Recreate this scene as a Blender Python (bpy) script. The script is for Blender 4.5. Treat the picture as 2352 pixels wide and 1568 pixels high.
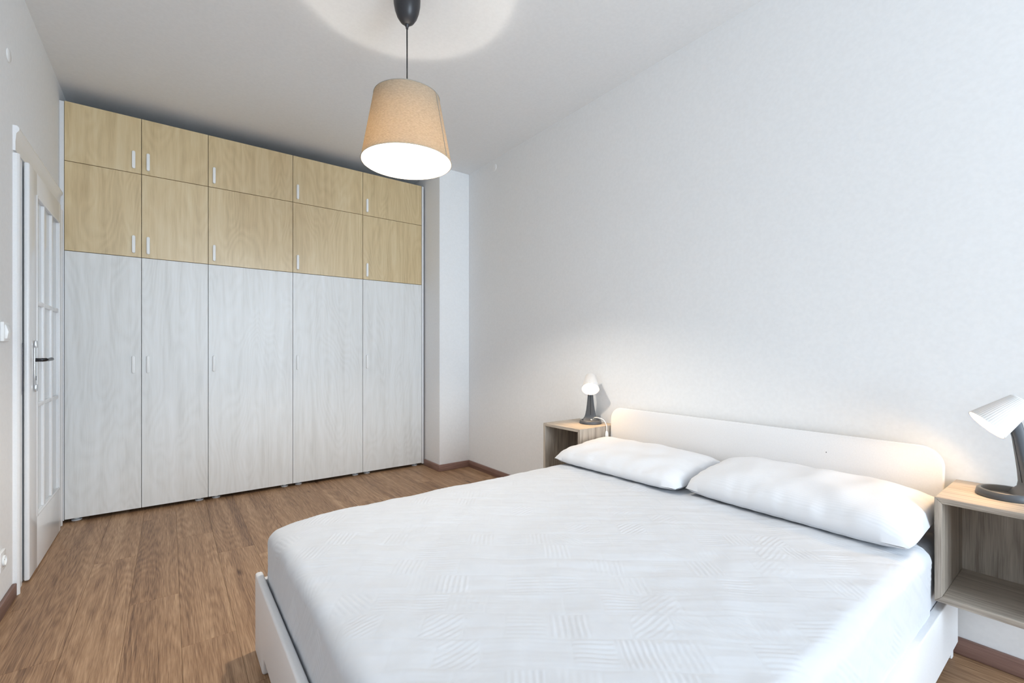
import bpy, bmesh, math, random
from mathutils import Vector, Matrix, noise as mnoise

random.seed(7)
PI = math.pi
for o in list(bpy.data.objects):
    bpy.data.objects.remove(o, do_unlink=True)
SC = bpy.context.scene
COL = SC.collection

# ------------------------------------------------------------------ camera
CAM_H = 1.1448
FPX = 1041.38
YAW = 0.646
cam_d = bpy.data.cameras.new('camera')
cam = bpy.data.objects.new('camera', cam_d)
COL.objects.link(cam)
cam.location = (0, 0, CAM_H)
cam.rotation_euler = (PI / 2, 0, -YAW)
cam_d.sensor_width = 36
cam_d.lens = 36 * FPX / 2352
cam_d.shift_y = 24.7 / 2352
cam_d.clip_start = 0.02
SC.camera = cam

# ------------------------------------------------------------------ world, daylight, exposure
world = bpy.data.worlds.new('sky')
SC.world = world
world.use_nodes = True
bg = world.node_tree.nodes['Background']
bg.inputs['Color'].default_value = (0.72, 0.86, 1.0, 1)
bg.inputs['Strength'].default_value = 0.6

WIN = dict(x0=0.30, x1=2.34, z0=0.20, z1=2.80)      # window opening in the front wall
sun_d = bpy.data.lights.new('window_daylight', 'AREA')
sun_d.shape = 'RECTANGLE'
sun_d.size = 2.04
sun_d.size_y = 2.60
sun_d.energy = 178
sun_d.color = (0.74, 0.875, 1.0)
sun = bpy.data.objects.new('window_daylight', sun_d)
COL.objects.link(sun)
sun.location = (1.32, -3.52, 1.50)
sun.rotation_euler = (PI / 2, 0, 0)

vs = SC.view_settings
vs.view_transform = 'Standard'
vs.look = 'None'
vs.gamma = 1
vs.use_curve_mapping = False
vs.exposure = 0.37
SC.cycles.diffuse_bounces = 5
SC.cycles.glossy_bounces = 3
SC.cycles.max_bounces = 7
SC.cycles.use_light_tree = False
SC.cycles.sample_clamp_indirect = 6.0


# ------------------------------------------------------------------ helpers
def link(name, me, mat=None, parent=None, loc=(0, 0, 0), rot=(0, 0, 0)):
    o = bpy.data.objects.new(name, me)
    COL.objects.link(o)
    if mat is not None and me is not None and not me.materials:
        me.materials.append(mat)
    o.location = loc
    o.rotation_euler = rot
    if parent is not None:
        o.parent = parent
    return o


def empty(name, loc=(0, 0, 0), rz=0):
    o = bpy.data.objects.new(name, None)
    COL.objects.link(o)
    o.empty_display_size = 0.05
    o.location = loc
    o.rotation_euler = (0, 0, rz)
    return o


def tag(o, label, cat, group=None):
    o['label'] = label
    o['category'] = cat
    if group:
        o['group'] = group
    return o


def struct(o, label=None):
    o['kind'] = 'structure'
    if label:
        o['label'] = label
    return o


def to_mesh(name, bm, smooth=False, angle=None):
    bmesh.ops.recalc_face_normals(bm, faces=bm.faces)
    me = bpy.data.meshes.new(name)
    if smooth:
        for f in bm.faces:
            f.smooth = True
        if angle is not None:
            for e in bm.edges:
                if len(e.link_faces) == 2 and e.calc_face_angle() > angle:
                    e.smooth = False
    bm.to_mesh(me)
    bm.free()
    return me


def box_bm(x0, x1, y0, y1, z0, z1, bev=0.0, seg=2, bm=None):
    b = bmesh.new()
    bmesh.ops.create_cube(b, size=1)
    for v in b.verts:
        v.co = Vector((x0 + (v.co.x + .5) * (x1 - x0), y0 + (v.co.y + .5) * (y1 - y0), z0 + (v.co.z + .5) * (z1 - z0)))
    if bev > 0:
        bmesh.ops.bevel(b, geom=b.edges[:], offset=bev, segments=seg, affect='EDGES', profile=0.5)
    if bm is not None:
        me = bpy.data.meshes.new('tmp')
        b.to_mesh(me)
        b.free()
        bm.from_mesh(me)
        bpy.data.meshes.remove(me)
        return bm
    return b


def box(name, x0, x1, y0, y1, z0, z1, mat, parent=None, bev=0.0, seg=2, local=True):
    """Box given in the parent's coordinates; its origin sits at its own centre."""
    c = Vector(((x0 + x1) / 2, (y0 + y1) / 2, (z0 + z1) / 2))
    b = box_bm(x0 - c.x, x1 - c.x, y0 - c.y, y1 - c.y, z0 - c.z, z1 - c.z, bev, seg)
    return link(name, to_mesh(name, b, bev > 0, 0.6), mat, parent, c)


def prism_bm(pts, ax, a0, a1, bev=0.0, seg=2, bev_all=True):
    """Polygon pts extruded along axis ax from a0 to a1. pts in the two other axes (cyclic order)."""
    b = bmesh.new()

    def mk(p, a):
        if ax == 'x':
            return (a, p[0], p[1])
        if ax == 'y':
            return (p[0], a, p[1])
        return (p[0], p[1], a)
    lo = [b.verts.new(mk(p, a0)) for p in pts]
    hi = [b.verts.new(mk(p, a1)) for p in pts]
    n = len(pts)
    b.faces.new(lo)
    b.faces.new(hi[::-1])
    for i in range(n):
        b.faces.new((lo[i], lo[(i + 1) % n], hi[(i + 1) % n], hi[i]))
    bmesh.ops.recalc_face_normals(b, faces=b.faces)
    if bev > 0:
        es = [e for e in b.edges if e.calc_face_angle(0) > 0.5]
        bmesh.ops.bevel(b, geom=es, offset=bev, segments=seg, affect='EDGES', profile=0.5)
    return b


def lathe_bm(prof, n=48, closed=False):
    """prof list of (r, z)."""
    b = bmesh.new()
    rings = []
    for r, z in prof:
        if r < 1e-6:
            rings.append([b.verts.new((0, 0, z))])
        else:
            rings.append([b.verts.new((r * math.cos(2 * PI * i / n), r * math.sin(2 * PI * i / n), z)) for i in range(n)])
    m = len(rings)
    for k in range(m if closed else m - 1):
        A, B = rings[k], rings[(k + 1) % m]
        for i in range(n):
            j = (i + 1) % n
            if len(A) == 1 and len(B) == 1:
                continue
            if len(A) == 1:
                b.faces.new((A[0], B[j], B[i]))
            elif len(B) == 1:
                b.faces.new((A[i], A[j], B[0]))
            else:
                b.faces.new((A[i], A[j], B[j], B[i]))
    return b


def tube_bm(pts, r, n=10, cap=True, bm=None):
    b = bm or bmesh.new()
    P = [Vector(p) for p in pts]
    rings = []
    up = Vector((0, 0, 1))
    prev = None
    for i, p in enumerate(P):
        t = (P[min(i + 1, len(P) - 1)] - P[max(i - 1, 0)]).normalized()
        if prev is None:
            a = t.cross(up if abs(t.z) < .9 else Vector((1, 0, 0))).normalized()
        else:
            a = (prev - t * prev.dot(t)).normalized()
        prev = a
        c = t.cross(a)
        rr = r[i] if isinstance(r, (list, tuple)) else r
        rings.append([b.verts.new(p + a * rr * math.cos(2 * PI * k / n) + c * rr * math.sin(2 * PI * k / n)) for k in range(n)])
    for A, B in zip(rings, rings[1:]):
        for k in range(n):
            b.faces.new((A[k], A[(k + 1) % n], B[(k + 1) % n], B[k]))
    if cap:
        b.faces.new(rings[0][::-1])
        b.faces.new(rings[-1])
    return b


def spline(ctrl, n=8):
    P = [Vector(p) for p in ctrl]
    P = [P[0] * 2 - P[1]] + P + [P[-1] * 2 - P[-2]]
    out = []
    for i in range(1, len(P) - 2):
        for k in range(n):
            t = k / n
            a, b_, c, d = P[i - 1], P[i], P[i + 1], P[i + 2]
            out.append(0.5 * ((2 * b_) + (c - a) * t + (2 * a - 5 * b_ + 4 * c - d) * t * t + (3 * b_ - a - 3 * c + d) * t ** 3))
    out.append(P[-2])
    return out


# ------------------------------------------------------------------ materials
def lin(r, g, b):
    f = lambda c: c / 12.92 if c <= .04045 else ((c + .055) / 1.055) ** 2.4
    return (f(r / 255), f(g / 255), f(b / 255), 1)


class NT:
    def __init__(s, name):
        s.m = bpy.data.materials.new(name)
        s.m.use_nodes = True
        s.t = s.m.node_tree
        s.b = s.t.nodes['Principled BSDF']
        s.out = s.t.nodes['Material Output']

    def n(s, kind, **kw):
        nd = s.t.nodes.new(kind)
        for k, v in kw.items():
            if k.startswith('i_'):
                nd.inputs[k[2:].replace('_', ' ')].default_value = v
            else:
                setattr(nd, k, v)
        return nd

    def l(s, a, b):
        s.t.links.new(a, b)

    def math(s, op, a, b=None, c=None):
        nd = s.n('ShaderNodeMath', operation=op)
        for i, v in enumerate((a, b, c)):
            if v is None:
                continue
            if isinstance(v, (int, float)):
                nd.inputs[i].default_value = v
            else:
                s.l(v, nd.inputs[i])
        return nd.outputs[0]

    def ramp(s, fac, stops):
        r = s.n('ShaderNodeValToRGB')
        el = r.color_ramp.elements
        while len(el) < len(stops):
            el.new(0.5)
        for e, (p, c) in zip(el, stops):
            e.position = p
            e.color = c
        s.l(fac, r.inputs[0])
        return r.outputs[0]

    def mix(s, fac, a, b, mode='MIX'):
        nd = s.n('ShaderNodeMix', data_type='RGBA', blend_type=mode)
        for sock, v in ((nd.inputs[0], fac), (nd.inputs[6], a), (nd.inputs[7], b)):
            if isinstance(v, (int, float, tuple)):
                sock.default_value = v
            else:
                s.l(v, sock)
        return nd.outputs[2]

    def bump(s, h, strength=0.2, dist=0.01):
        nd = s.n('ShaderNodeBump')
        nd.inputs['Strength'].default_value = strength
        nd.inputs['Distance'].default_value = dist
        s.l(h, nd.inputs['Height'])
        s.l(nd.outputs[0], s.b.inputs['Normal'])


def plain(name, col, rough=0.5, metal=0.0, bump=0.0, bscale=200, spec=0.5):
    k = NT(name)
    k.b.inputs['Base Color'].default_value = col
    k.b.inputs['Roughness'].default_value = rough
    k.b.inputs['Metallic'].default_value = metal
    k.b.inputs['Specular IOR Level'].default_value = spec
    tc = k.n('ShaderNodeTexCoord')
    nz = k.n('ShaderNodeTexNoise')
    nz.inputs['Scale'].default_value = bscale
    nz.inputs['Detail'].default_value = 1
    k.l(tc.outputs['Object'], nz.inputs['Vector'])
    c = k.mix(1.0, col, k.ramp(nz.outputs[0], [(.3, (.97, .97, .97, 1)), (.7, (1, 1, 1, 1))]), 'MULTIPLY')
    k.l(c, k.b.inputs['Base Color'])
    if bump > 0:
        k.bump(nz.outputs[0], bump, 0.002)
    return k.m


def wood(name, axis, stops, ring=9.0, stretch=0.09, rough=0.45, fine=260, streak=0.35, bump=0.12, spec=0.5, dist=1.2,
         tone=0.25, knots=False, across=1.0, rw=.16, rn=16.0, coat=0.0, sw=.9):
    """Wood with its grain along `axis` of the object's own coordinates; every object gets its own piece of the pattern."""
    k = NT(name)
    tc = k.n('ShaderNodeTexCoord')
    oi = k.n('ShaderNodeObjectInfo')
    off = k.n('ShaderNodeCombineXYZ')
    k.l(k.math('MULTIPLY', oi.outputs['Random'], 37.0), off.inputs[0])
    k.l(k.math('MULTIPLY', oi.outputs['Random'], 91.0), off.inputs[1])
    k.l(k.math('MULTIPLY', oi.outputs['Random'], 53.0), off.inputs[2])
    add = k.n('ShaderNodeVectorMath', operation='ADD')
    k.l(tc.outputs['Object'], add.inputs[0])
    k.l(off.outputs[0], add.inputs[1])

    def mapped(s_across, s_along):
        mp = k.n('ShaderNodeMapping')
        sc = [s_across] * 3
        sc['xyz'.index(axis)] = s_along
        mp.inputs['Scale'].default_value = sc
        k.l(add.outputs[0], mp.inputs['Vector'])
        return mp.outputs[0]
    # cathedral figure: contour lines of a smooth stretched field
    n1 = k.n('ShaderNodeTexNoise')
    n1.inputs['Scale'].default_value = 1.0
    n1.inputs['Detail'].default_value = 2.0
    n1.inputs['Roughness'].default_value = 0.45
    n1.inputs['Distortion'].default_value = dist * 0.3
    k.l(mapped(ring * across, ring * stretch), n1.inputs['Vector'])
    ringv = k.math('FRACT', k.math('MULTIPLY', n1.outputs[0], rn))
    tri = k.math('ABSOLUTE', k.math('SUBTRACT', k.math('MULTIPLY', ringv, 2.0), 1.0))
    # long streaks
    n2 = k.n('ShaderNodeTexNoise')
    n2.inputs['Scale'].default_value = 1.0
    n2.inputs['Detail'].default_value = 5.0
    n2.inputs['Roughness'].default_value = 0.6
    k.l(mapped(22, 22 * stretch * 0.25), n2.inputs['Vector'])
    # pores
    n3 = k.n('ShaderNodeTexNoise')
    n3.inputs['Scale'].default_value = 1.0
    n3.inputs['Detail'].default_value = 3.0
    k.l(mapped(fine, fine * 0.035), n3.inputs['Vector'])
    v = k.math('ADD', k.math('MULTIPLY', tri, rw), k.math('MULTIPLY', n2.outputs[0], sw))
    v = k.math('ADD', v, k.math('MULTIPLY', n3.outputs[0], streak))
    v = k.math('SUBTRACT', v, rw * 0.5 + streak * 0.5 + sw * 0.5 - 0.50)
    v = k.math('ADD', v, k.math('MULTIPLY', k.math('SUBTRACT', oi.outputs['Random'], .5), tone))
    col = k.ramp(v, stops)
    if knots:
        vo = k.n('ShaderNodeTexVoronoi')
        vo.inputs['Scale'].default_value = 1.0
        k.l(mapped(5.5, 1.7), vo.inputs['Vector'])
        kn = k.ramp(k.math('ADD', vo.outputs['Distance'], k.math('MULTIPLY', n2.outputs[0], 0.10)),
                    [(0.07, (.28, .20, .15, 1)), (0.14, (1, 1, 1, 1))])
        col = k.mix(0.75, col, kn, 'MULTIPLY')
    k.l(col, k.b.inputs['Base Color'])
    k.b.inputs['Roughness'].default_value = rough
    k.b.inputs['Specular IOR Level'].default_value = spec
    k.b.inputs['Coat Weight'].default_value = coat
    k.b.inputs['Coat Roughness'].default_value = .30
    if bump > 0:
        k.bump(k.math('ADD', n3.outputs[0], k.math('MULTIPLY', tri, .25)), bump, 0.0015)
    return k.m


M = {}
M['wall'] = plain('wall_paint', (.89, .89, .89, 1), 0.85, bscale=60, spec=.2)
M['ceiling'] = plain('ceiling_paint', (.86, .86, .86, 1), 0.9, bscale=60, spec=.15)
M['white_gloss'] = plain('white_lacquer', (.88, .88, .885, 1), 0.22)
M['white_satin'] = plain('white_foil', (.80, .80, .81, 1), 0.42)
M['white_plastic'] = plain('white_plastic', (.90, .90, .89, 1), 0.35)
M['carcass_gap_shade'] = plain('cabinet_carcass_shaded', (.20, .19, .175, 1), 0.6)  # body colour darkened to put shade into the gaps round and above the doors
M['dark_gap'] = plain('light_foot_plastic', (.80, .82, .84, 1), 0.35)
M['chrome'] = plain('brushed_chrome', (.62, .63, .64, 1), 0.18, metal=1.0)
M['dark_metal'] = plain('dark_metal', (.05, .05, .055, 1), 0.25, metal=.9)
M['black'] = plain('black_plastic', (.018, .018, .022, 1), 0.38)
M['black_cord'] = plain('black_textile_cord', (.012, .012, .014, 1), 0.8)
M['grey_plastic'] = plain('slate_grey_plastic', (.070, .078, .090, 1), 0.42, bump=.05, bscale=600)
M['hole'] = plain('dark_hole', (.02, .02, .02, 1), 0.8)

OAK = [(0.25, lin(184, 157, 112)), (0.50, lin(212, 188, 143)), (0.72, lin(224, 205, 166))]
M['oak_door'] = wood('pale_oak_laminate', 'z', OAK, ring=3.2, stretch=.22, rough=.42, fine=300, streak=.22, bump=.04, tone=.05, spec=.62, rw=.085, rn=26.0, coat=.8, sw=.62)
OAK_SHEEN = [(0.25, lin(210, 209, 205)), (0.50, lin(229, 229, 227)), (0.72, lin(238, 239, 239))]  # same oak, paled: daylight sheen on the tall doors put into its colour
M['oak_door_sheen'] = wood('oak_laminate_painted_sheen', 'z', OAK_SHEEN, ring=3.2, stretch=.22, rough=.46, fine=300, streak=.22, bump=.04, tone=.05, spec=.5, rw=.085, rn=26.0, coat=.35, sw=.62)
PL = [(0.22, lin(106, 77, 56)), (0.48, lin(155, 121, 91)), (0.76, lin(190, 156, 123))]
M['plank'] = wood('oak_floor_laminate', 'y', PL, ring=4.6, stretch=.085, rough=.46, fine=300, streak=.75, bump=.22, tone=.10, knots=True, spec=.35, rw=.12, rn=34.0, sw=.75)
NSW = [(0.25, lin(122, 111, 101)), (0.5, lin(174, 163, 150)), (0.75, lin(202, 192, 179))]
for ax in 'xyz':
    M['ns_' + ax] = wood('nightstand_oak_' + ax, ax, NSW, ring=6, stretch=.06, rough=.5, fine=330, sw=.55, streak=.5, bump=.10, tone=.05, spec=.35)
BBW = [(0.2, lin(104, 78, 68)), (0.5, lin(136, 106, 96)), (0.8, lin(158, 128, 116))]
for ax in 'xy':
    M['bb_' + ax] = wood('baseboard_wood_' + ax, ax, BBW, ring=8, stretch=.05, rough=.5, fine=260, streak=.4, bump=.10, tone=.02, spec=.35)
M['floor_base'] = plain('floor_underlay', lin(70, 50, 38), 0.9)


def m_fabric_white(name, col, pattern):
    k = NT(name)
    k.b.inputs['Base Color'].default_value = col
    k.b.inputs['Roughness'].default_value = 0.9
    k.b.inputs['Specular IOR Level'].default_value = 0.15
    tc = k.n('ShaderNodeTexCoord')
    if pattern == 'pleat':
        nz = k.n('ShaderNodeTexNoise')
        nz.inputs['Scale'].default_value = 30
        nz.inputs['Detail'].default_value = 1
        k.l(tc.outputs['Object'], nz.inputs['Vector'])
        k.l(k.mix(1.0, col, k.ramp(nz.outputs[0], [(.3, (.98, .98, .985, 1)), (.7, (1, 1, 1, 1))]), 'MULTIPLY'), k.b.inputs['Base Color'])
    else:
        xyz = k.n('ShaderNodeSeparateXYZ')
        k.l(tc.outputs['Object'], xyz.inputs[0])
        st = k.math('SINE', k.math('MULTIPLY', xyz.outputs[0], 620.0 if pattern == 'stripe' else 300.0))
        nz = k.n('ShaderNodeTexNoise')
        nz.inputs['Scale'].default_value = 6
        nz.inputs['Detail'].default_value = 5
        k.l(tc.outputs['Object'], nz.inputs['Vector'])
        h = k.math('ADD', k.math('MULTIPLY', st, .12), k.math('MULTIPLY', nz.outputs[0], 1.6))
        k.bump(h, .30, 0.004)
    return k.m


M['spread'] = m_fabric_white('white_pleated_bedspread', (.615, .630, .658, 1), 'pleat')
M['pillow'] = m_fabric_white('white_striped_cotton', (.70, .712, .74, 1), 'stripe')
M['sheet'] = m_fabric_white('white_sheet', (.64, .665, .71, 1), 'plainweave')


def m_translucent(name, col, tcol, mixf, weave=0.0, rough=.8):
    k = NT(name)
    t = k.t
    tc = k.n('ShaderNodeTexCoord')
    dif = k.n('ShaderNodeBsdfDiffuse')
    tr = k.n('ShaderNodeBsdfTranslucent')
    tr.inputs['Color'].default_value = tcol
    mx = k.n('ShaderNodeMixShader')
    mx.inputs[0].default_value = mixf
    nz = k.n('ShaderNodeTexNoise')
    nz.inputs['Scale'].default_value = 1
    nz.inputs['Detail'].default_value = 4
    mp = k.n('ShaderNodeMapping')
    mp.inputs['Scale'].default_value = (90, 90, 300)
    k.l(tc.outputs['Object'], mp.inputs['Vector'])
    k.l(mp.outputs[0], nz.inputs['Vector'])
    lo = tuple(c * (1 - weave) for c in col[:3]) + (1,)
    k.l(k.ramp(nz.outputs[0], [(.35, lo), (.65, col)]), dif.inputs['Color'])
    tlo = tuple(c * (1 - weave) for c in tcol[:3]) + (1,)
    k.l(k.ramp(nz.outputs[0], [(.35, tlo), (.65, tcol)]), tr.inputs['Color'])
    k.l(dif.outputs[0], mx.inputs[1])
    k.l(tr.outputs[0], mx.inputs[2])
    k.l(mx.outputs[0], k.out.inputs['Surface'])
    t.nodes.remove(k.b)
    return k.m


M['shade_fabric'] = m_translucent('beige_linen_shade', (.44, .39, .31, 1), (.86, .53, .20, 1), .17, .20)
M['shade_lining'] = m_translucent('white_shade_lining', (.86, .84, .80, 1), (.9, .80, .62, 1), .11, .02)
M['lamp_shade'] = m_translucent('white_ribbed_shade', (.76, .75, .74, 1), (.90, .84, .78, 1), .065, .02)


def m_emit(name, col, s):
    k = NT(name)
    e = k.n('ShaderNodeEmission')
    e.inputs['Color'].default_value = col
    e.inputs['Strength'].default_value = s
    k.l(e.outputs[0], k.out.inputs['Surface'])
    k.t.nodes.remove(k.b)
    return k.m


M['pendant_bulb'] = m_emit('pendant_bulb_glow', (1.0, .92, .81, 1), 760)
M['table_bulb'] = m_emit('table_bulb_glow', (1.0, .64, .30, 1), 230)


def m_pane(name):
    k = NT(name)
    tr = k.n('ShaderNodeBsdfTransparent')
    gl = k.n('ShaderNodeBsdfGlossy')
    gl.inputs['Roughness'].default_value = .02
    fr = k.n('ShaderNodeFresnel')
    fr.inputs['IOR'].default_value = 1.3
    mx = k.n('ShaderNodeMixShader')
    k.l(fr.outputs[0], mx.inputs[0])
    k.l(tr.outputs[0], mx.inputs[1])
    k.l(gl.outputs[0], mx.inputs[2])
    k.l(mx.outputs[0], k.out.inputs['Surface'])
    k.t.nodes.remove(k.b)
    return k.m


M['pane'] = m_pane('window_glass')
M['milk_glass'] = plain('milky_door_glass', (.74, .76, .77, 1), 0.12)

# ------------------------------------------------------------------ the room
XL, XR = -0.59, 2.40
YF, YB = -3.30, 4.82
ZC = 2.93
PILX, PILY = 2.068, 3.900
fl = box('floor', XL - .1, XR + .1, YF - .1, YB + .1, -.12, -.009, M['floor_base'])
struct(fl, 'brown oak laminate floor of long planks')
struct(box('ceiling', XL - .1, XR + .1, YF - .1, YB + .1, ZC, ZC + .12, M['ceiling']), 'plain white ceiling')
struct(box('wall_left', XL - .12, XL, YF - .1, YB + .1, -.009, ZC, M['wall']), 'white wall with the glazed door')
struct(box('wall_right', XR, XR + .12, YF - .1, YB + .1, -.009, ZC, M['wall']), 'white wall behind the headboard')
struct(box('wall_back', XL, XR, YB, YB + .12, -.009, ZC, M['wall']), 'white wall behind the wardrobe')
# pillar in the corner right of the wardrobe
struct(link('wall_pillar', to_mesh('wall_pillar', box_bm(-.166, .166, -.46, .46, -ZC / 2, ZC / 2 - .0, .004, 2), True, .5), M['wall'], None,
            (XR - .166, PILY + .46, ZC / 2)), 'white pillar in the corner beside the wardrobe')
# front wall round the window
wf = bmesh.new()
for a in ((XL, WIN['x0'], -.009, ZC), (WIN['x1'], XR, -.009, ZC), (WIN['x0'], WIN['x1'], -.009, WIN['z0']), (WIN['x0'], WIN['x1'], WIN['z1'], ZC)):
    box_bm(a[0], a[1], YF - .12, YF, a[2], a[3], bm=wf)
struct(link('wall_front', to_mesh('wall_front', wf), M['wall']), 'white window wall')


def window(name, loc, rz, hw, hh, label):
    w = empty(name, loc, rz)
    struct(w, label)
    for nm, a in (('frame', (-hw, -hw + .06, 0, hh)), ('frame', (hw - .06, hw, 0, hh)), ('frame', (-hw + .06, hw - .06, 0, .06)),
                  ('frame', (-hw + .06, hw - .06, hh - .06, hh)), ('mullion', (-.04, .04, .06, hh - .06))):
        box(nm, a[0], a[1], -.03, .03, a[2], a[3], M['white_gloss'], w, .004)
    for a in ((-hw + .06, -.04), (.04, hw - .06)):
        box('pane', a[0], a[1], -.003, .003, .06, hh - .06, M['pane'], w)


window('window_1', ((WIN['x0'] + WIN['x1']) / 2, YF - .06, WIN['z0']), 0, (WIN['x1'] - WIN['x0']) / 2, WIN['z1'] - WIN['z0'], 'wide white framed window')

# floor planks running towards the wardrobe
PW, PLEN = 0.1825, 1.285
x = 0.035 - PW * 4
pl_cache = {}
rowi = 0
while x < XR:
    xa, xb = max(x, XL), min(x + PW, XR)
    if xb - xa > .01:
        y = YF - [0.2, 0.75, 1.1, 0.45, 0.95, 0.05][rowi % 6] * PLEN / 1.285
        while y < YB:
            ya, yb = max(y, YF), min(y + PLEN, YB)
            if yb - ya > .01:
                key = (round(xb - xa, 4), round(yb - ya, 4))
                if key not in pl_cache:
                    w, l = key
                    pl_cache[key] = to_mesh('plank', box_bm(-w / 2 + .0003, w / 2 - .0003, -l / 2 + .0003, l / 2 - .0003, -.009, 0, .0007, 1))
                link('plank', pl_cache[key], M['plank'], fl, Vector(((xa + xb) / 2, (ya + yb) / 2, 0)) - fl.location)
            y += PLEN
    x += PW
    rowi += 1


# baseboards
def bbd(name, x0, x1, y0, y1, label):
    ax = 'x' if (x1 - x0) > (y1 - y0) else 'y'
    o = box(name, x0, x1, y0, y1, 0.0005, .064, M['bb_' + ax], None, .004, 2)
    struct(o, label)
    return o


bbd('baseboard_left', XL, XL + .016, YF, 3.097, 'brown wooden baseboard on the door wall')
bbd('baseboard_right', XR - .016, XR, YF, PILY - .016, 'brown wooden baseboard behind the bed')
bbd('baseboard_pillar_front', PILX - .016, XR, PILY - .016, PILY, 'brown wooden baseboard on the pillar front')
bbd('baseboard_pillar_side', PILX - .016, PILX, PILY, 4.205, 'brown wooden baseboard on the pillar side')

# ------------------------------------------------------------------ the white glazed door
DY0, DY1, DZ = 3.252, 4.058, 2.090
dr = empty('door_1', (XL, (DY0 + DY1) / 2, 0))
struct(dr, 'white interior door with three columns of milky panes')


def dpart(name, x0, x1, y0, y1, z0, z1, mat, parent=dr, bev=.003, seg=2):
    o = box(name, x0, x1, y0 - (DY0 + DY1) / 2, y1 - (DY0 + DY1) / 2, z0, z1, mat, None, bev, seg)
    o.parent = parent
    return o


# casing: rounded outer lip, flatter inner face
def casing_prof(s):
    return [(0, 0), (.014, 0), (.020, .006 * s), (.0225, .014 * s), (.021, .022 * s), (.012, .036 * s), (.009, .075 * s), (.009, .118 * s), (0, .118 * s)]


cyc = (DY0 + DY1) / 2
for s, y0 in ((1, 3.108), (-1, 4.196)):
    b = prism_bm([(px, y0 - cyc + py) for px, py in casing_prof(s)], 'z', 0.001, 2.083)
    link('casing', to_mesh('casing', b, True, .5), M['white_gloss'], dr)
# head casing
b = prism_bm([(px, 2.086 + .118 - py + .008) for px, py in casing_prof(1)], 'y', 3.108 - cyc, 4.196 - cyc)
link('casing', to_mesh('casing', b, True, .5), M['white_gloss'], dr)
# leaf
leaf = empty('leaf', (0, 0, 0))
leaf.parent = dr
LX0, LX1 = .0095, .0300
OY0, OY1 = 3.418, 4.012      # glazed field
OZ0, OZ1 = .290, 1.962


def lpart(name, x0, x1, y0, y1, z0, z1, mat=M['white_gloss'], bev=.003, seg=2):
    return dpart(name, x0, x1, y0, y1, z0, z1, mat, leaf, bev, seg)


lpart('stile', LX0, LX1, DY0, OY0, .008, DZ, bev=.007, seg=3)
lpart('stile', LX0, LX1, OY1, DY1, .008, DZ, bev=.004)
lpart('rail', LX0, LX1 - .0004, OY0 - .004, OY1 + .004, .008, OZ0, bev=.003)
lpart('rail', LX0, LX1 - .0004, OY0 - .004, OY1 + .004, OZ1, DZ - .0005, bev=.003)
ow = OY1 - OY0
mw = .030
cw = (ow - 2 * mw) / 3
for i in (1, 2):
    y0 = OY0 + i * cw + (i - 1) * mw
    lpart('glazing_bar', LX0, LX1 - .002, y0, y0 + mw, OZ0, OZ1, bev=.006, seg=3)
rows = [(OZ0, .852), (.876, 1.394), (1.420, OZ1)]
for z0, z1 in ((.852, .876), (1.394, 1.420)):
    lpart('glazing_bar', LX0, LX1 - .003, OY0, OY1, z0, z1, bev=.006, seg=3)
for i in range(3):
    y0 = OY0 + i * (cw + mw)
    for z0, z1 in rows:
        lpart('pane', LX0 - .003, LX0 + .006, y0 - .002, y0 + cw + .002, z0 - .002, z1 + .002, M['milk_glass'], bev=0)
# moulding round the field
lpart('moulding', LX1 - .006, LX1 + .003, OY1 - .002, OY1 + .012, OZ0 - .01, OZ1 + .01, bev=.003)
lpart('moulding', LX1 - .006, LX1 + .003, OY0 - .012, OY0 + .002, OZ0 - .01, OZ1 + .01, bev=.003)
lpart('moulding', LX1 - .006, LX1 + .003, OY0 - .002, OY1 + .002, OZ0 - .012, OZ0 + .002, bev=.003)
lpart('moulding', LX1 - .006, LX1 + .003, OY0 - .002, OY1 + .002, OZ1 - .002, OZ1 + .012, bev=.003)
# handle set: long chrome plate with end caps, lever, keyhole
PY = 3.350
plate = dpart('handle_plate', LX1, LX1 + .007, PY - .016, PY + .016, .952, 1.193, M['chrome'], dr, .003, 3)
b = prism_bm([(LX1 + .003, 1.205), (LX1 + .010, 1.205), (LX1 + .012, 1.168), (LX1 + .003, 1.168)], 'y', PY - cyc - .018, PY - cyc + .018, .002)
link('plate_cap', to_mesh('plate_cap', b, True, .5), M['chrome'], dr)
b = prism_bm([(LX1 + .003, .943), (LX1 + .010, .943), (LX1 + .012, .978), (LX1 + .003, .978)], 'y', PY - cyc - .018, PY - cyc + .018, .002)
link('plate_cap', to_mesh('plate_cap', b, True, .5), M['chrome'], dr)
lv = [(LX1 + .005, PY - cyc, 1.105), (LX1 + .030, PY - cyc, 1.105), (LX1 + .044, PY - cyc + .012, 1.106), (LX1 + .047, PY - cyc + .04, 1.103),
      (LX1 + .048, PY - cyc + .085, 1.106), (LX1 + .047, PY - cyc + .118, 1.108), (LX1 + .036, PY - cyc + .135, 1.106)]
sp = spline(lv, 6)
rr = [.009 if i < 12 else .0075 + .002 * math.sin(i * .25) for i in range(len(sp))]
link('lever', to_mesh('lever', tube_bm(sp, rr, 12), True), M['dark_metal'], dr)
dpart('keyhole', LX1 + .0068, LX1 + .008, PY - .003, PY + .003, 1.00, 1.022, M['hole'], dr, 0)
dpart('lock_strike', .0092, .012, 3.2255, 3.2275, .935, 1.19, M['dark_metal'], dr, 0)


# ------------------------------------------------------------------ wardrobe: twelve cabinets in four stacks
YD = 4.2123                # front of the doors
WX = [-.565, -.165, .235, .835, 1.435, 2.031]
Z0 = .025
hz_m = None


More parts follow.
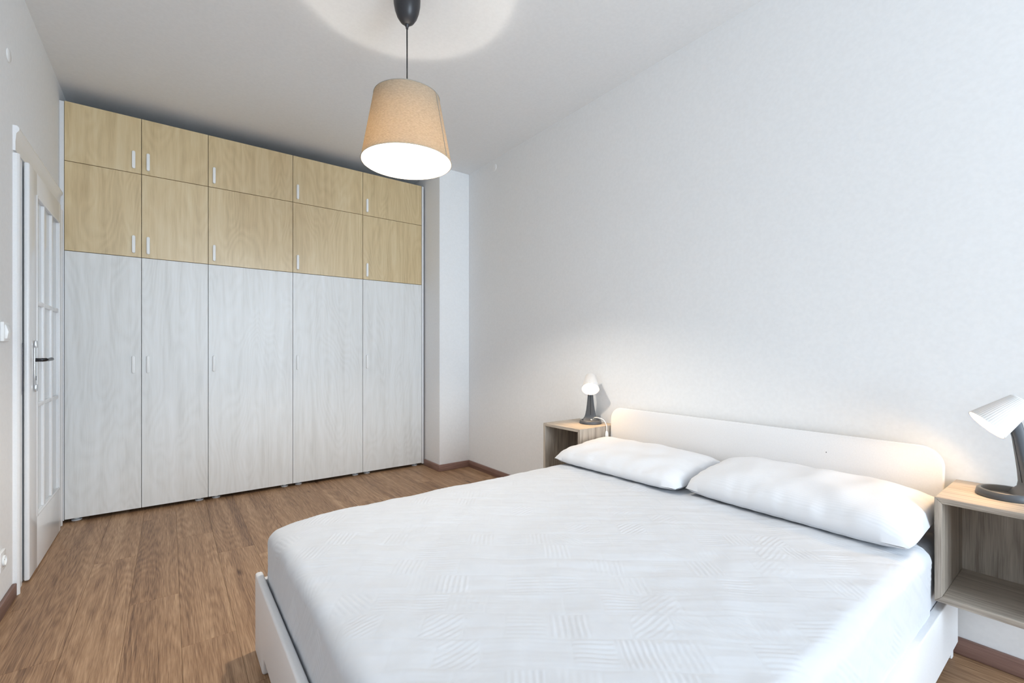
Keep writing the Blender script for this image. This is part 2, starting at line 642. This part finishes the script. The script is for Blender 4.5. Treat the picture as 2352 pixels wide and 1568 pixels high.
def handle_mesh():
    w, h, d = .0095, .0625, .017
    pts = []
    for i in range(13):
        a = PI * i / 12
        pts.append((w * math.cos(a), h - w + w * math.sin(a)))
    for i in range(13):
        a = PI + PI * i / 12
        pts.append((w * math.cos(a), -h + w + w * math.sin(a)))
    b = prism_bm(pts, 'y', -d, 0)
    es = [e for e in b.edges if all(abs(v.co.y + d) < 1e-6 for v in e.verts)]
    bmesh.ops.bevel(b, geom=es, offset=.003, segments=3, affect='EDGES', profile=.5)
    return to_mesh('handle', b, True, .6)


HM = handle_mesh()
door_cache = {}


def cabinet(x0, x1, za, zb, splits, hsides, hz, label, group, feet=False, dmat=None):
    c = empty('wardrobe_cabinet', ((x0 + x1) / 2, YD + .30, za))
    tag(c, label, 'cabinet', group)
    X = lambda v: v - (x0 + x1) / 2
    by0, by1 = YD + .0195 - (YD + .30), .262
    t = .018
    e = .0006
    # body: side panels, top, bottom, back
    box('side_panel', X(x0) + e, X(x0) + t, by0, by1, .001, zb - za - .001, M['carcass_gap_shade'], c)
    box('side_panel', X(x1) - t, X(x1) - e, by0, by1, .001, zb - za - .001, M['carcass_gap_shade'], c)
    box('top_panel', X(x0) + t, X(x1) - t, by0, by1, zb - za - t, zb - za - .001, M['carcass_gap_shade'], c)
    box('bottom_panel', X(x0) + t, X(x1) - t, by0, by1, .001, t, M['carcass_gap_shade'], c)
    box('back_panel', X(x0) + t, X(x1) - t, by1 - .006, by1, t, zb - za - t, M['carcass_gap_shade'], c)
    xs = [x0] + splits + [x1]
    for k in range(len(xs) - 1):
        a, b_ = xs[k], xs[k + 1]
        w, h = b_ - a, zb - za
        key = (round(w, 3), round(h, 3))
        if key not in door_cache:
            door_cache[key] = to_mesh('door', box_bm(-w / 2 + .0016, w / 2 - .0016, -.009, .009, -h / 2 + .0018, h / 2 - .0018, .0008, 1), False)
        d = link('door', door_cache[key], dmat or M['oak_door'], c, (X((a + b_) / 2), YD + .009 - (YD + .30), h / 2))
        hx = (w / 2 - .043) if hsides[k] > 0 else (-w / 2 + .038)
        link('handle', HM, M['white_plastic'], d, (hx, -.009, hz - (za + h / 2)))
    if feet:
        for fx in (X(x0) + .055, X(x1) - .055):
            for fy in (by0 + .035, by1 - .05):
                link('foot', FOOT, M['dark_gap'], c, (fx, fy, -Z0))
    return c


FOOT = to_mesh('foot', lathe_bm([(0, 0), (.026, 0), (.028, .003), (.028, .008), (.014, .011), (.014, .0255), (0, .0255)], 24), True, .6)
STK = [(WX[0], WX[2], [WX[1]], (1, -1)), (WX[2], WX[3], [], (-1,)), (WX[3], WX[4], [], (-1,)), (WX[4], WX[5], [], (-1,))]
where = ['at the glazed door end of the wardrobe', 'in the stack next to the two-door cabinets', 'in the stack third from the glazed door',
         'in the stack beside the corner pillar']
for (x0, x1, spl, hs), wh in zip(STK, where):
    two = 'two-door' if spl else 'single-door'
    cabinet(x0, x1, Z0, Z0 + 1.8, spl, hs, 1.057, 'tall oak %s cabinet with painted daylight sheen %s' % (two, wh), 'tall wardrobe cabinets', True, M['oak_door_sheen'])
    cabinet(x0, x1, Z0 + 1.8, Z0 + 2.4, spl, hs, 1.915, 'middle-row beige oak %s cabinet %s' % (two, wh), 'middle row wardrobe cabinets')
    cabinet(x0, x1, Z0 + 2.4, Z0 + 2.8, spl, hs, 2.517, 'top-row beige oak %s cabinet %s' % (two, wh), 'top row wardrobe cabinets')
o = box('filler_strip', XL + .001, WX[0] - .001, YD + .004, YD + .022, .02, 2.82, M['white_satin'], None, .001)
tag(o, 'narrow white filler strip between the door wall and the wardrobe', 'filler strip')
o = box('filler_strip', WX[5] + .001, PILX - .0165, YD - .004, YD + .016, .02, 2.82, M['white_satin'], None, .001)
tag(o, 'narrow white filler strip between the wardrobe and the corner pillar', 'filler strip')

# ------------------------------------------------------------------ bed
bed = empty('double_bed', (1.30, 1.165, 0))
tag(bed, 'white double bed frame with low footboard and rounded headboard', 'bed')


def bpart(name, x0, x1, y0, y1, z0, z1, bev=.004, seg=3, mat=None):
    o = box(name, x0 - 1.30, x1 - 1.30, y0 - 1.165, y1 - 1.165, z0, z1, mat or M['white_satin'], None, bev, seg)
    o.parent = bed
    return o


# footboard with an arched cut-out between its two feet
BY0, BY1 = .345, 1.985
FH = .300
pts = [(BY0, 0.0005), (BY0 + .175, .0005)]
pts += [(BY0 + .178 + .035 * (1 - math.cos(a)), .0005 + .068 * math.sin(a)) for a in [PI / 2 * i / 8 for i in range(1, 9)]]
pts += [(BY1 - .178 - .035 * (1 - math.cos(a)), .0005 + .068 * math.sin(a)) for a in [PI / 2 * (8 - i) / 8 for i in range(0, 8)]]
pts += [(BY1 - .175, .0005), (BY1, .0005), (BY1, FH), (BY0, FH)]
b = prism_bm([(p[0] - 1.165, p[1]) for p in pts], 'x', .260 - 1.30, .286 - 1.30, .009, 4)
link('footboard', to_mesh('footboard', b, True, .5), M['white_satin'], bed)
# side rails, centre beam, slat legs
bpart('side_rail', .286, 2.322, .345, .371, .075, .276)
bpart('side_rail', .286, 2.322, 1.955, 1.980, .075, .276)
bpart('centre_beam', .286, 2.322, 1.14, 1.19, .12, .17)
for i in range(14):
    bpart('slat', .36 + i * .135, .43 + i * .135, .372, 1.954, .172, .186, .002, 1)
bpart('centre_leg', 1.26, 1.31, 1.14, 1.19, .0005, .12)
# headboard: rounded panel leaning slightly back, on two posts
HBW, HBH, HBR, HBT = 1.622, .52, .075, .026
pts = []
for cx, cz, a0 in ((HBW / 2 - HBR, HBH - HBR, 0), (-HBW / 2 + HBR, HBH - HBR, PI / 2)):
    for i in range(11):
        a = a0 + PI / 2 * i / 10
        pts.append((cx + HBR * math.cos(a), cz + HBR * math.sin(a)))
pts += [(-HBW / 2, 0), (HBW / 2, 0)]
b = prism_bm(pts, 'x', -HBT, 0, .007, 3)
hb = link('headboard', to_mesh('headboard', b, True, .5), M['white_satin'], bed, (2.325 - 1.30, 1.196 - 1.165, .262), (0, math.radians(4.5), 0))
link('screw_hole', to_mesh('screw_hole', lathe_bm([(0, -.0004), (.002, -.0004), (.002, .0006), (0, .0006)], 12)), M['hole'], hb,
     (-HBT, .77 - 1.196, .437), (0, PI / 2, 0))
bpart('post', 2.325, 2.352, .362, .400, .0005, .44)
bpart('post', 2.325, 2.352, 1.955, 1.993, .0005, .44)


PLEAT_CELL = .098
PLEAT_ROT = math.radians(-38)
pleat_rnd = {}


def pleat_height(u, v):
    """Height of the stitched patchwork: squares of fine pleats, turned against the bed, and soft creases."""
    c, s_ = math.cos(PLEAT_ROT), math.sin(PLEAT_ROT)
    a = u * c + v * s_
    b_ = -u * s_ + v * c
    crease = mnoise.noise(Vector((a * 3.5, b_ * 30.0, 3.1))) * .0017 + mnoise.noise(Vector((a * 9.0, b_ * 75.0, 8.4))) * .00065
    w = .006 * mnoise.noise(Vector((u * 9, v * 9, 5.0)))
    a += w
    b_ -= w
    row = math.floor(b_ / PLEAT_CELL)
    aa = a / PLEAT_CELL + (.5 if row % 2 else 0)
    cell = (math.floor(aa), row)
    if cell not in pleat_rnd:
        pleat_rnd[cell] = (random.random(), random.random())
    ro, ra = pleat_rnd[cell]
    fa, fb = aa - cell[0], b_ / PLEAT_CELL - row
    e = min(fa, 1 - fa, fb, 1 - fb)
    win = min(1.0, e / .10)
    if ro < .40:
        t = b_
    elif ro < .72:
        t = a
    elif ro < .86:
        t = (a + b_) * .7071
    else:
        t = (a - b_) * .7071
    amp = .00072 * max(0.0, ra - .25) / .75
    return crease + amp * win * math.sin(t * 2 * PI / .0150) - (.0006 * (1 - e / .05) if e < .05 else 0)


def bed_surface(name, x0, x1, y0, y1, ztop, zbot, r, cornr, n_u, n_v, wob, seed, mat, head_drop=True, thick=0.0, n_e=14, pleats=False):
    """Quilt-like surface: a flat parameter sheet wrapped over the block's edges. u along X, v along Y; overhang falls down the sides."""
    drop = ztop - zbot
    arc = r * PI / 2
    flat_drop = drop - r
    Lx = (x1 - x0 - 2 * r)
    Ly = (y1 - y0 - 2 * r)

    def wrap(t, L):
        """t from -(arc+flat) .. L+(arc+flat): returns (coordinate from edge start, z fall)"""
        if t < 0:
            s = -t
            if s < arc:
                a = s / r
                return (-r * math.sin(a), r * (1 - math.cos(a)))
            return (-r, r + (s - arc))
        if t > L:
            s = t - L
            if s < arc:
                a = s / r
                return (L + r * math.sin(a), r * (1 - math.cos(a)))
            return (L + r, r + (s - arc))
        return (t, 0)

    def samples(L, n, both=True, step_edge=.012):
        ed = arc + flat_drop
        lo = [-(ed) + ed * i / n_e for i in range(n_e)]
        mid = [L * i / n for i in range(n)]
        hi = [L + ed * i / n_e for i in range(n_e + 1)]
        return lo + mid + (hi if both else [L])
    us = samples(Lx, n_u, head_drop)
    vs_ = samples(Ly, n_v)
    verts = []
    for u in us:
        ax, fx = wrap(u, Lx)
        for v in vs_:
            ay, fy = wrap(v, Ly)
            fall = max(fx, fy)
            px = x0 + r + ax
            py = y0 + r + ay
            # round the vertical corners: pull points in where both directions overhang
            ox = max(0, -ax) if ax < 0 else max(0, ax - Lx)
            oy = max(0, -ay) if ay < 0 else max(0, ay - Ly)
            if ox > 0 and oy > 0:
                m = max(ox, oy)
                k = m / math.hypot(ox, oy)
                px += (1 - k) * ox * (1 if ax < 0 else -1)
                py += (1 - k) * oy * (1 if ay < 0 else -1)
            p = Vector((px, py, ztop - fall))
            # slow bulges and the sagging rim
            if wob > 0:
                nz = mnoise.noise(Vector((p.x * 5.0 + seed, p.y * 5.0, p.z * 3.0)))
                nz2 = mnoise.noise(Vector((p.x * 14.0 + seed, p.y * 14.0, p.z * 6 + 7)))
                al = min(1.0, fall / r)
                gx, gy = fx / (fx + fy + 1e-9), fy / (fx + fy + 1e-9)
                out_dir = Vector(((-1 if ax < 0 else 1) * al * gx, (-1 if ay < 0 else 1) * al * gy, 1 - al))
                if out_dir.length > 0:
                    lim = 1.0 if fall < .6 * drop else max(0.0, (drop - fall) / (.4 * drop))
                    p += out_dir.normalized() * (wob * nz + wob * .35 * nz2) * lim
                d = min(px - x0, py - y0, y1 - py)
                p.z -= .010 * max(0, 1 - max(d, 0) / .22) ** 2
                cd_ = min(math.hypot(px - x0, y1 - py), math.hypot(px - x0, py - y0))
                p.z -= .034 * max(0, 1 - cd_ / .36) ** 2
                if d < .08:      # uneven rim
                    p.z += .008 * mnoise.noise(Vector((p.x * 8 + seed, p.y * 8, 1.7))) * (1 - max(d, 0) / .08) * max(0.0, 1 - fall / .1)
            if pleats:
                h = pleat_height(u, v)
                lim = 1.0 if fall < .8 * drop else max(0.0, (drop - fall) / (.2 * drop))
                if fx >= fy and fx > 0:
                    al = min(1.0, fx / r)
                    dv = Vector(((-1 if ax < 0 else 1) * al, 0, 1 - al))
                elif fy > 0:
                    al = min(1.0, fy / r)
                    dv = Vector((0, (-1 if ay < 0 else 1) * al, 1 - al))
                else:
                    dv = Vector((0, 0, 1))
                p += dv * (h * lim)
            verts.append(p)
    nv = len(vs_)
    faces = [(i * nv + j, (i + 1) * nv + j, (i + 1) * nv + j + 1, i * nv + j + 1) for i in range(len(us) - 1) for j in range(nv - 1)]
    me = bpy.data.meshes.new(name)
    me.from_pydata(verts, [], faces)
    me.polygons.foreach_set('use_smooth', [True] * len(faces))
    me.update()
    o = link(name, me, mat)
    if thick:
        md = o.modifiers.new('thickness', 'SOLIDIFY')
        md.thickness = thick
        md.offset = -1
    return o


mt = bed_surface('mattress', .306, 2.285, .3725, 1.948, .4850, .190, .040, .05, 30, 24, .002, 3.0, M['sheet'])
b = bmesh.new()
b.from_mesh(mt.data)
bmesh.ops.holes_fill(b, edges=[e for e in b.edges if e.is_boundary], sides=0)
bmesh.ops.recalc_face_normals(b, faces=b.faces)
b.to_mesh(mt.data)
b.free()
tag(mt, 'mattress in a white sheet, seen between pillow and nightstand', 'mattress')
spd = bed_surface('bedspread', .292, 2.046, .3640, 1.958, .503, .262, .042, .05, 500, 455, .0075, 11.0, M['spread'], head_drop=False, thick=.004, n_e=75, pleats=True)
tag(spd, 'white pleated bedspread covering the whole mattress', 'bedspread')


# pillows
def pillow(cx, cy, lx, ly, T, tilt, lift, rz, seed, label):
    """lx depth (towards the headboard), ly length along it."""
    nu, nv = 44, 64
    b = bmesh.new()
    top, bot = [], []
    for i in range(nu + 1):
        u = -1 + 2 * i / nu
        rt, rb = [], []
        for j in range(nv + 1):
            v = -1 + 2 * j / nv
            # edge pulled in between the corners
            x = u * lx / 2 * (1 - .055 * v ** 6 - .02 * (1 - v * v))
            y = v * ly / 2 * (1 - .028 * u ** 6 - .012 * (1 - u * u))
            pu = max(0.0, 1 - abs(u) ** 3.0)
            pv = max(0.0, 1 - abs(v) ** 6.0)
            t = T * (pu ** .50) * (pv ** .46)
            ed = max(abs(u), abs(v))
            wr = .010 * mnoise.noise(Vector((x * 9 + seed, y * 9, 0))) * min(1, t / .03)
            # gathers along the seams
            g = .0035 * math.sin(y * 95 + 3 * mnoise.noise(Vector((y * 12, seed, 0)))) * (abs(u) ** 8) * (1 - abs(u) ** 30)
            g += .0035 * math.sin(x * 110 + seed) * (abs(v) ** 10) * (1 - abs(v) ** 40)
            zt = t * .68 + wr + g
            zb = -t * .32 - g * .3
            c = x * math.cos(tilt)
            s = x * math.sin(tilt)
            base = lift + (s + lx / 2 * math.sin(tilt))
            pt = Vector((c - zt * math.sin(tilt), y, base + zt * math.cos(tilt)))
            pb = Vector((c - zb * math.sin(tilt), y, max(0.004, base + zb * math.cos(tilt))))
            pt.z = max(pt.z, pb.z)
            rt.append(b.verts.new(pt))
            rb.append(b.verts.new(pb))
        top.append(rt)
        bot.append(rb)
    for i in range(nu):
        for j in range(nv):
            b.faces.new((top[i][j], top[i + 1][j], top[i + 1][j + 1], top[i][j + 1]))
            b.faces.new((bot[i][j], bot[i][j + 1], bot[i + 1][j + 1], bot[i + 1][j]))
    bmesh.ops.remove_doubles(b, verts=b.verts[:], dist=.0006)
    o = link('pillow', to_mesh('pillow', b, True), M['pillow'], None, (cx, cy, .5075), (0, 0, rz))
    tag(o, label, 'pillow', 'white pillows against the headboard')
    return o


pillow(2.030, 1.580, .49, .80, .108, .085, .020, .03, 2.0, 'white cotton pillow beside the nightstand with the cord hanging down')
pillow(2.070, .768, .48, .80, .136, .100, .024, -.02, 9.0, 'plump white cotton pillow nearest the camera')


# ------------------------------------------------------------------ nightstands (open cubes on the wall)
def nightstand(x0, y0, label):
    S = .348
    t = .019
    zb, zt = .312, .660
    c = empty('nightstand', (x0 + S / 2, y0 + S / 2, zb))
    tag(c, label, 'nightstand', 'wall-hung open cube nightstands')
    h = S / 2
    g = .0004

    def mitred(name, pts, mat):
        b = prism_bm(pts, 'x', -h, h)
        es = [e for e in b.edges]
        bmesh.ops.bevel(b, geom=es, offset=.0008, segments=1, affect='EDGES')
        cen = Vector((0, sum(p[0] for p in pts) / 4, sum(p[1] for p in pts) / 4))
        for v in b.verts:
            v.co -= cen
        link(name, to_mesh(name, b), mat, c, cen)
    mitred('top_panel', [(-h + g, S), (h - g, S), (h - t - g, S - t), (-h + t + g, S - t)], M['ns_y'])
    mitred('bottom_panel', [(-h + g, 0), (h - g, 0), (h - t - g, t), (-h + t + g, t)], M['ns_y'])
    mitred('side_panel', [(-h, g), (-h, S - g), (-h + t, S - t - g), (-h + t, t + g)], M['ns_z'])
    mitred('side_panel', [(h, g), (h, S - g), (h - t, S - t - g), (h - t, t + g)], M['ns_z'])
    box('back_panel', h - .012, h - .002, -h + t, h - t, t, S - t, M['ns_z'], c)
    return c


nightstand(2.049, 2.012, 'open wooden cube nightstand on the far side of the bed, cord hanging down its side')
nightstand(2.049, .014, 'open wooden cube nightstand nearest the camera, cut by the right picture edge')


# ------------------------------------------------------------------ table lamps
def table_lamp(loc, rz, label, cord_pts=None):
    """Local +x is where the lamp shines."""
    L = empty('table_lamp', loc, rz)
    tag(L, label, 'table lamp', 'small grey and white bedside lamps')
    R = .074
    # base ring: thick rounded hoop with an inner floor
    prof = [(R - .013, .0235), (R - .007, .0245), (R - .0025, .022), (R + .001, .004), (R, .0005), (R - .02, .0005), (0.0, .0005), (0, .004), (R - .0155, .004), (R - .0150, .019)]
    b = lathe_bm(prof[6:] + prof[:6] + [(0.0, .0005)], 64)
    bmesh.ops.remove_doubles(b, verts=b.verts[:], dist=1e-5)
    link('base', to_mesh('base', b, True, .9), M['grey_plastic'], L)
    # stem: swept rounded-rectangle sections, wide and flared at the foot
    secs = [  # x centre, z, half thickness x, half width y, lean
        (-.046, .006, .026, .058), (-.050, .022, .021, .053), (-.0535, .034, .0165, .043), (-.052, .052, .0145, .036), (-.047, .085, .0140, .0295),
        (-.041, .125, .0140, .0245), (-.035, .165, .0140, .0205), (-.030, .200, .0140, .0180), (-.024, .228, .0150, .0165), (-.017, .250, .0170, .0150), (-.006, .272, .018, .0120)]
    b = bmesh.new()
    rings = []
    n = 24
    for x, z, hx, hy in secs:
        ring = []
        for i in range(n):
            a = 2 * PI * i / n
            ca, sa = math.cos(a), math.sin(a)
            e = 0.45
            ring.append(b.verts.new((x + hx * math.copysign(abs(ca) ** e, ca), hy * math.copysign(abs(sa) ** e, sa), z)))
        rings.append(ring)
    for A, B in zip(rings, rings[1:]):
        for i in range(n):
            b.faces.new((A[i], A[(i + 1) % n], B[(i + 1) % n], B[i]))
    b.faces.new(rings[0][::-1])
    b.faces.new(rings[-1])
    st = link('stem', to_mesh('stem', b, True, .9), M['grey_plastic'], L)
    # groove along the stem's front and back
    for sx in (1, -1):
        pts = [(x + sx * (hx - .0002), 0, z) for x, z, hx, hy in secs[3:9]]
        link('groove', to_mesh('groove', tube_bm(pts, .0014, 6), True), M['dark_metal'], st)
    # shade: ribbed cone, tilted down and forward
    tilt = math.radians(-47)
    n = 192
    axis = []
    LEN, R0, R1 = .122, .058, .034

    def rib(i):
        return .0007 * math.cos(48 * 2 * PI * i / n)
    prof = [(R0 - .0022, 0, 0), (R0, .0, .3), (R0 - (R0 - R1) * .06, LEN * .06, 1), (R1, LEN * .96, 1), (R1 - .004, LEN * .995, .4), (R1 - .012, LEN, 0), (.004, LEN, 0),
            (.004, LEN - .002, 0), (R1 - .012, LEN - .0022, 0), (R1 - .0045, LEN * .96, 0), (R0 - .0026, .004, 0)]
    b = bmesh.new()
    rings = [[b.verts.new(((r + w * rib(i)) * math.cos(2 * PI * i / n), (r + w * rib(i)) * math.sin(2 * PI * i / n), z)) for i in range(n)] for r, z, w in prof]
    for k in range(len(rings)):
        A, B = rings[k], rings[(k + 1) % len(rings)]
        for i in range(n):
            b.faces.new((A[i], A[(i + 1) % n], B[(i + 1) % n], B[i]))
    sh = link('shade', to_mesh('shade', b, True, .8), M['lamp_shade'], L, (.051, 0, .237), (0, tilt, 0))
    link('socket', to_mesh('socket', lathe_bm([(0, .075), (.017, .075), (.018, .08), (.018, .118), (0, .118)], 24), True, .7), M['white_plastic'], sh)
    link('bulb', to_mesh('bulb', lathe_bm([(0, .022), (.010, .0235), (.018, .030), (.0215, .041), (.020, .052), (.014, .064), (.011, .0745), (0, .0746)], 24), True), M['table_bulb'], sh)
    # cord
    if cord_pts:
        link('cord_grip', to_mesh('cord_grip', tube_bm([(-.036, .004, .020), (-.022, .006, .018)], [.006, .0045], 12), True), M['white_plastic'], L)
        inv = (Matrix.Translation(loc) @ Matrix.Rotation(rz, 4, 'Z')).inverted()
        pts = spline([Vector((-.024, .006, .018)), Vector((-.008, .012, .020))] + [inv @ Vector(p) for p in cord_pts], 8)
        cd = link('cord', to_mesh('cord', tube_bm(pts, .0026, 8), True), M['white_plastic'], L)
        sw = inv @ Vector(cord_pts[-2])
        b = lathe_bm([(0, -.030), (.006, -.028), (.010, -.016), (.0115, 0), (.010, .016), (.006, .028), (0, .030)], 16)
        link('switch', to_mesh('switch', b, True), M['white_plastic'], cd, sw)
    return L


table_lamp((2.290, 2.148, .6605), math.radians(-136.8), 'small grey lamp with white shade on the far nightstand, facing the bed',
           [(2.252, 2.070, .712), (2.278, 2.028, .702), (2.288, 2.007, .670), (2.288, 2.0025, .636), (2.287, 2.0025, .600), (2.286, 2.0025, .47)])
table_lamp((2.238, .215, .6605), math.radians(118), 'grey lamp with ribbed white shade at the right picture edge')

# ------------------------------------------------------------------ pendant lamp
PX, PYY = .930, 2.091
pen = empty('pendant_lamp', (PX, PYY, ZC))
tag(pen, 'beige fabric drum pendant lamp hanging from a black ceiling cup', 'pendant lamp')
# ceiling cup
prof = [(0, -.001), (.060, -.001), (.0635, -.020), (.0650, -.050), (.0635, -.080), (.058, -.110), (.048, -.138), (.034, -.160), (.018, -.173), (.010, -.176), (0, -.1765)]
link('ceiling_cup', to_mesh('ceiling_cup', lathe_bm(prof, 48), True, .9), M['black'], pen)
link('cord_grip', to_mesh('cord_grip', lathe_bm([(0, -.168), (.011, -.170), (.011, -.182), (.007, -.186), (.006, -.196), (0, -.197)], 20), True, .8), M['black'], pen)
zt, zb = 2.394 - ZC, 2.076 - ZC
link('cord', to_mesh('cord', tube_bm([(0, 0, -.19), (.0004, .0002, -.35), (0, 0, zt + .02)], .0034, 10), True), M['black_cord'], pen)
RT, RB = .158, .2165
n = 96
b = lathe_bm([(RB, zb), (RT, zt)], n)
sh = link('shade', to_mesh('shade', b, True), M['shade_fabric'], pen)
link('lining', to_mesh('lining', lathe_bm([(RB - .002, zb + .001), (RT - .002, zt - .001)], n), True), M['shade_lining'], sh)


def ring(name, R, z, r, parent, mat):
    pts = [(R * math.cos(2 * PI * i / 72), R * math.sin(2 * PI * i / 72), z) for i in range(73)]
    link(name, to_mesh(name, tube_bm(pts, r, 8, cap=False), True), mat, parent)


M['trim'] = plain('beige_trim', (.50, .42, .31, 1), .7)
M['seam'] = plain('grey_beige_seam', (.34, .32, .28, 1), .8)
ring('rim', RB, zb, .0024, sh, M['trim'])
ring('rim', RT, zt, .0020, sh, M['seam'])
# seam strip: an overlap of the fabric on the right as seen from the bed's foot
sa = math.radians(-56)
b = bmesh.new()
vs4 = []
for a in (sa - .012, sa + .012):
    for R, z in ((RB, zb), (RT, zt)):
        for d in (.0006, .0022):
            w = 1.0
            vs4.append(b.verts.new(((R + d) * math.cos(a), (R + d) * math.sin(a), z)))
idx = [(0, 2, 6, 4), (1, 5, 7, 3), (0, 1, 3, 2), (4, 6, 7, 5), (0, 4, 5, 1), (2, 3, 7, 6)]
for f in idx:
    b.faces.new([vs4[i] for i in f])
link('seam', to_mesh('seam', b), M['seam'], sh)
# socket, carrier ring with three spokes, bulb
link('socket', to_mesh('socket', lathe_bm([(0, zt + .03), (.008, zt + .03), (.019, zt + .015), (.020, zt - .085), (0, zt - .085)], 24), True, .7), M['black'], pen)
sp_ = bmesh.new()
for k in range(3):
    a = 2 * PI * k / 3 + .4
    tube_bm([(.018 * math.cos(a), .018 * math.sin(a), zt - .02), (RT * math.cos(a), RT * math.sin(a), zt - .002)], .0016, 6, bm=sp_)
link('spider', to_mesh('spider', sp_, True), M['white_plastic'], sh)
bz = zt - .085
prof = [(.0445, bz - .066), (.036, bz - .044), (.020, bz - .022), (.0135, bz), (0, bz), (0, bz - .066)]
bb_ = link('bulb', to_mesh('bulb', lathe_bm(prof, 40), True, .8), M['white_plastic'], pen)
prof = [(0, bz - .1145), (.014, bz - .1125), (.0275, bz - .105), (.0385, bz - .092), (.0445, bz - .076), (.0452, bz - .0665), (0, bz - .0665)]
link('bulb_dome', to_mesh('bulb_dome', lathe_bm(prof, 40), True, .8), M['pendant_bulb'], bb_)


# ------------------------------------------------------------------ small fittings on the walls
def wall_plate(name, yc, zc, w, h, label, cat, kind):
    c = empty(name, (XL, yc, zc))
    tag(c, label, cat)
    box('plate', .0005, .013, -w / 2, w / 2, -h / 2, h / 2, M['white_plastic'], c, .003, 3)
    if kind == 'switch':
        b = prism_bm([(.012, -h * .36), (.020, -h * .36), (.0245, 0), (.0165, h * .36), (.012, h * .36)], 'y', -w * .36, w * .36, .0015, 2)
        link('rocker', to_mesh('rocker', b, True, .5), M['white_plastic'], c)
    else:
        b = lathe_bm([(.0, .0125), (.020, .0125), (.0215, .0135), (.0225, .019), (.0205, .020), (.0195, .014), (0, .014)], 36)
        link('socket_rim', to_mesh('socket_rim', b, True, .6), M['white_plastic'], c, (0, 0, 0), (0, PI / 2, 0))
        for s in (-1, 1):
            link('pin_hole', to_mesh('pin_hole', lathe_bm([(0, 0), (.0028, 0), (.0028, .001), (0, .001)], 10)), M['hole'], c, (.0141, s * .0095, 0), (0, PI / 2, 0))
    return c


wall_plate('light_switch', 2.945, 1.235, .080, .086, 'white rocker light switch on the wall beside the door', 'light switch', 'switch')
wall_plate('power_socket', 2.895, .243, .080, .084, 'white power socket low on the wall above the baseboard', 'power socket', 'socket')
o = link('junction_cover', to_mesh('junction_cover', lathe_bm([(0, .0005), (.030, .0005), (.030, .003), (.026, .006), (0, .008)], 32), True, .8), M['white_plastic'], None,
         (XL, 3.03, 2.497), (0, PI / 2, 0))
tag(o, 'small round white cover high on the wall above the door', 'cover')
o = link('junction_cover', to_mesh('junction_cover', lathe_bm([(0, .0005), (.032, .0005), (.032, .002), (.028, .004), (0, .0045)], 32), True, .8), M['wall'], None,
         (XR, 3.45, 2.854), (0, -PI / 2, 0))
tag(o, 'faint round painted cover under the ceiling near the corner pillar', 'cover')
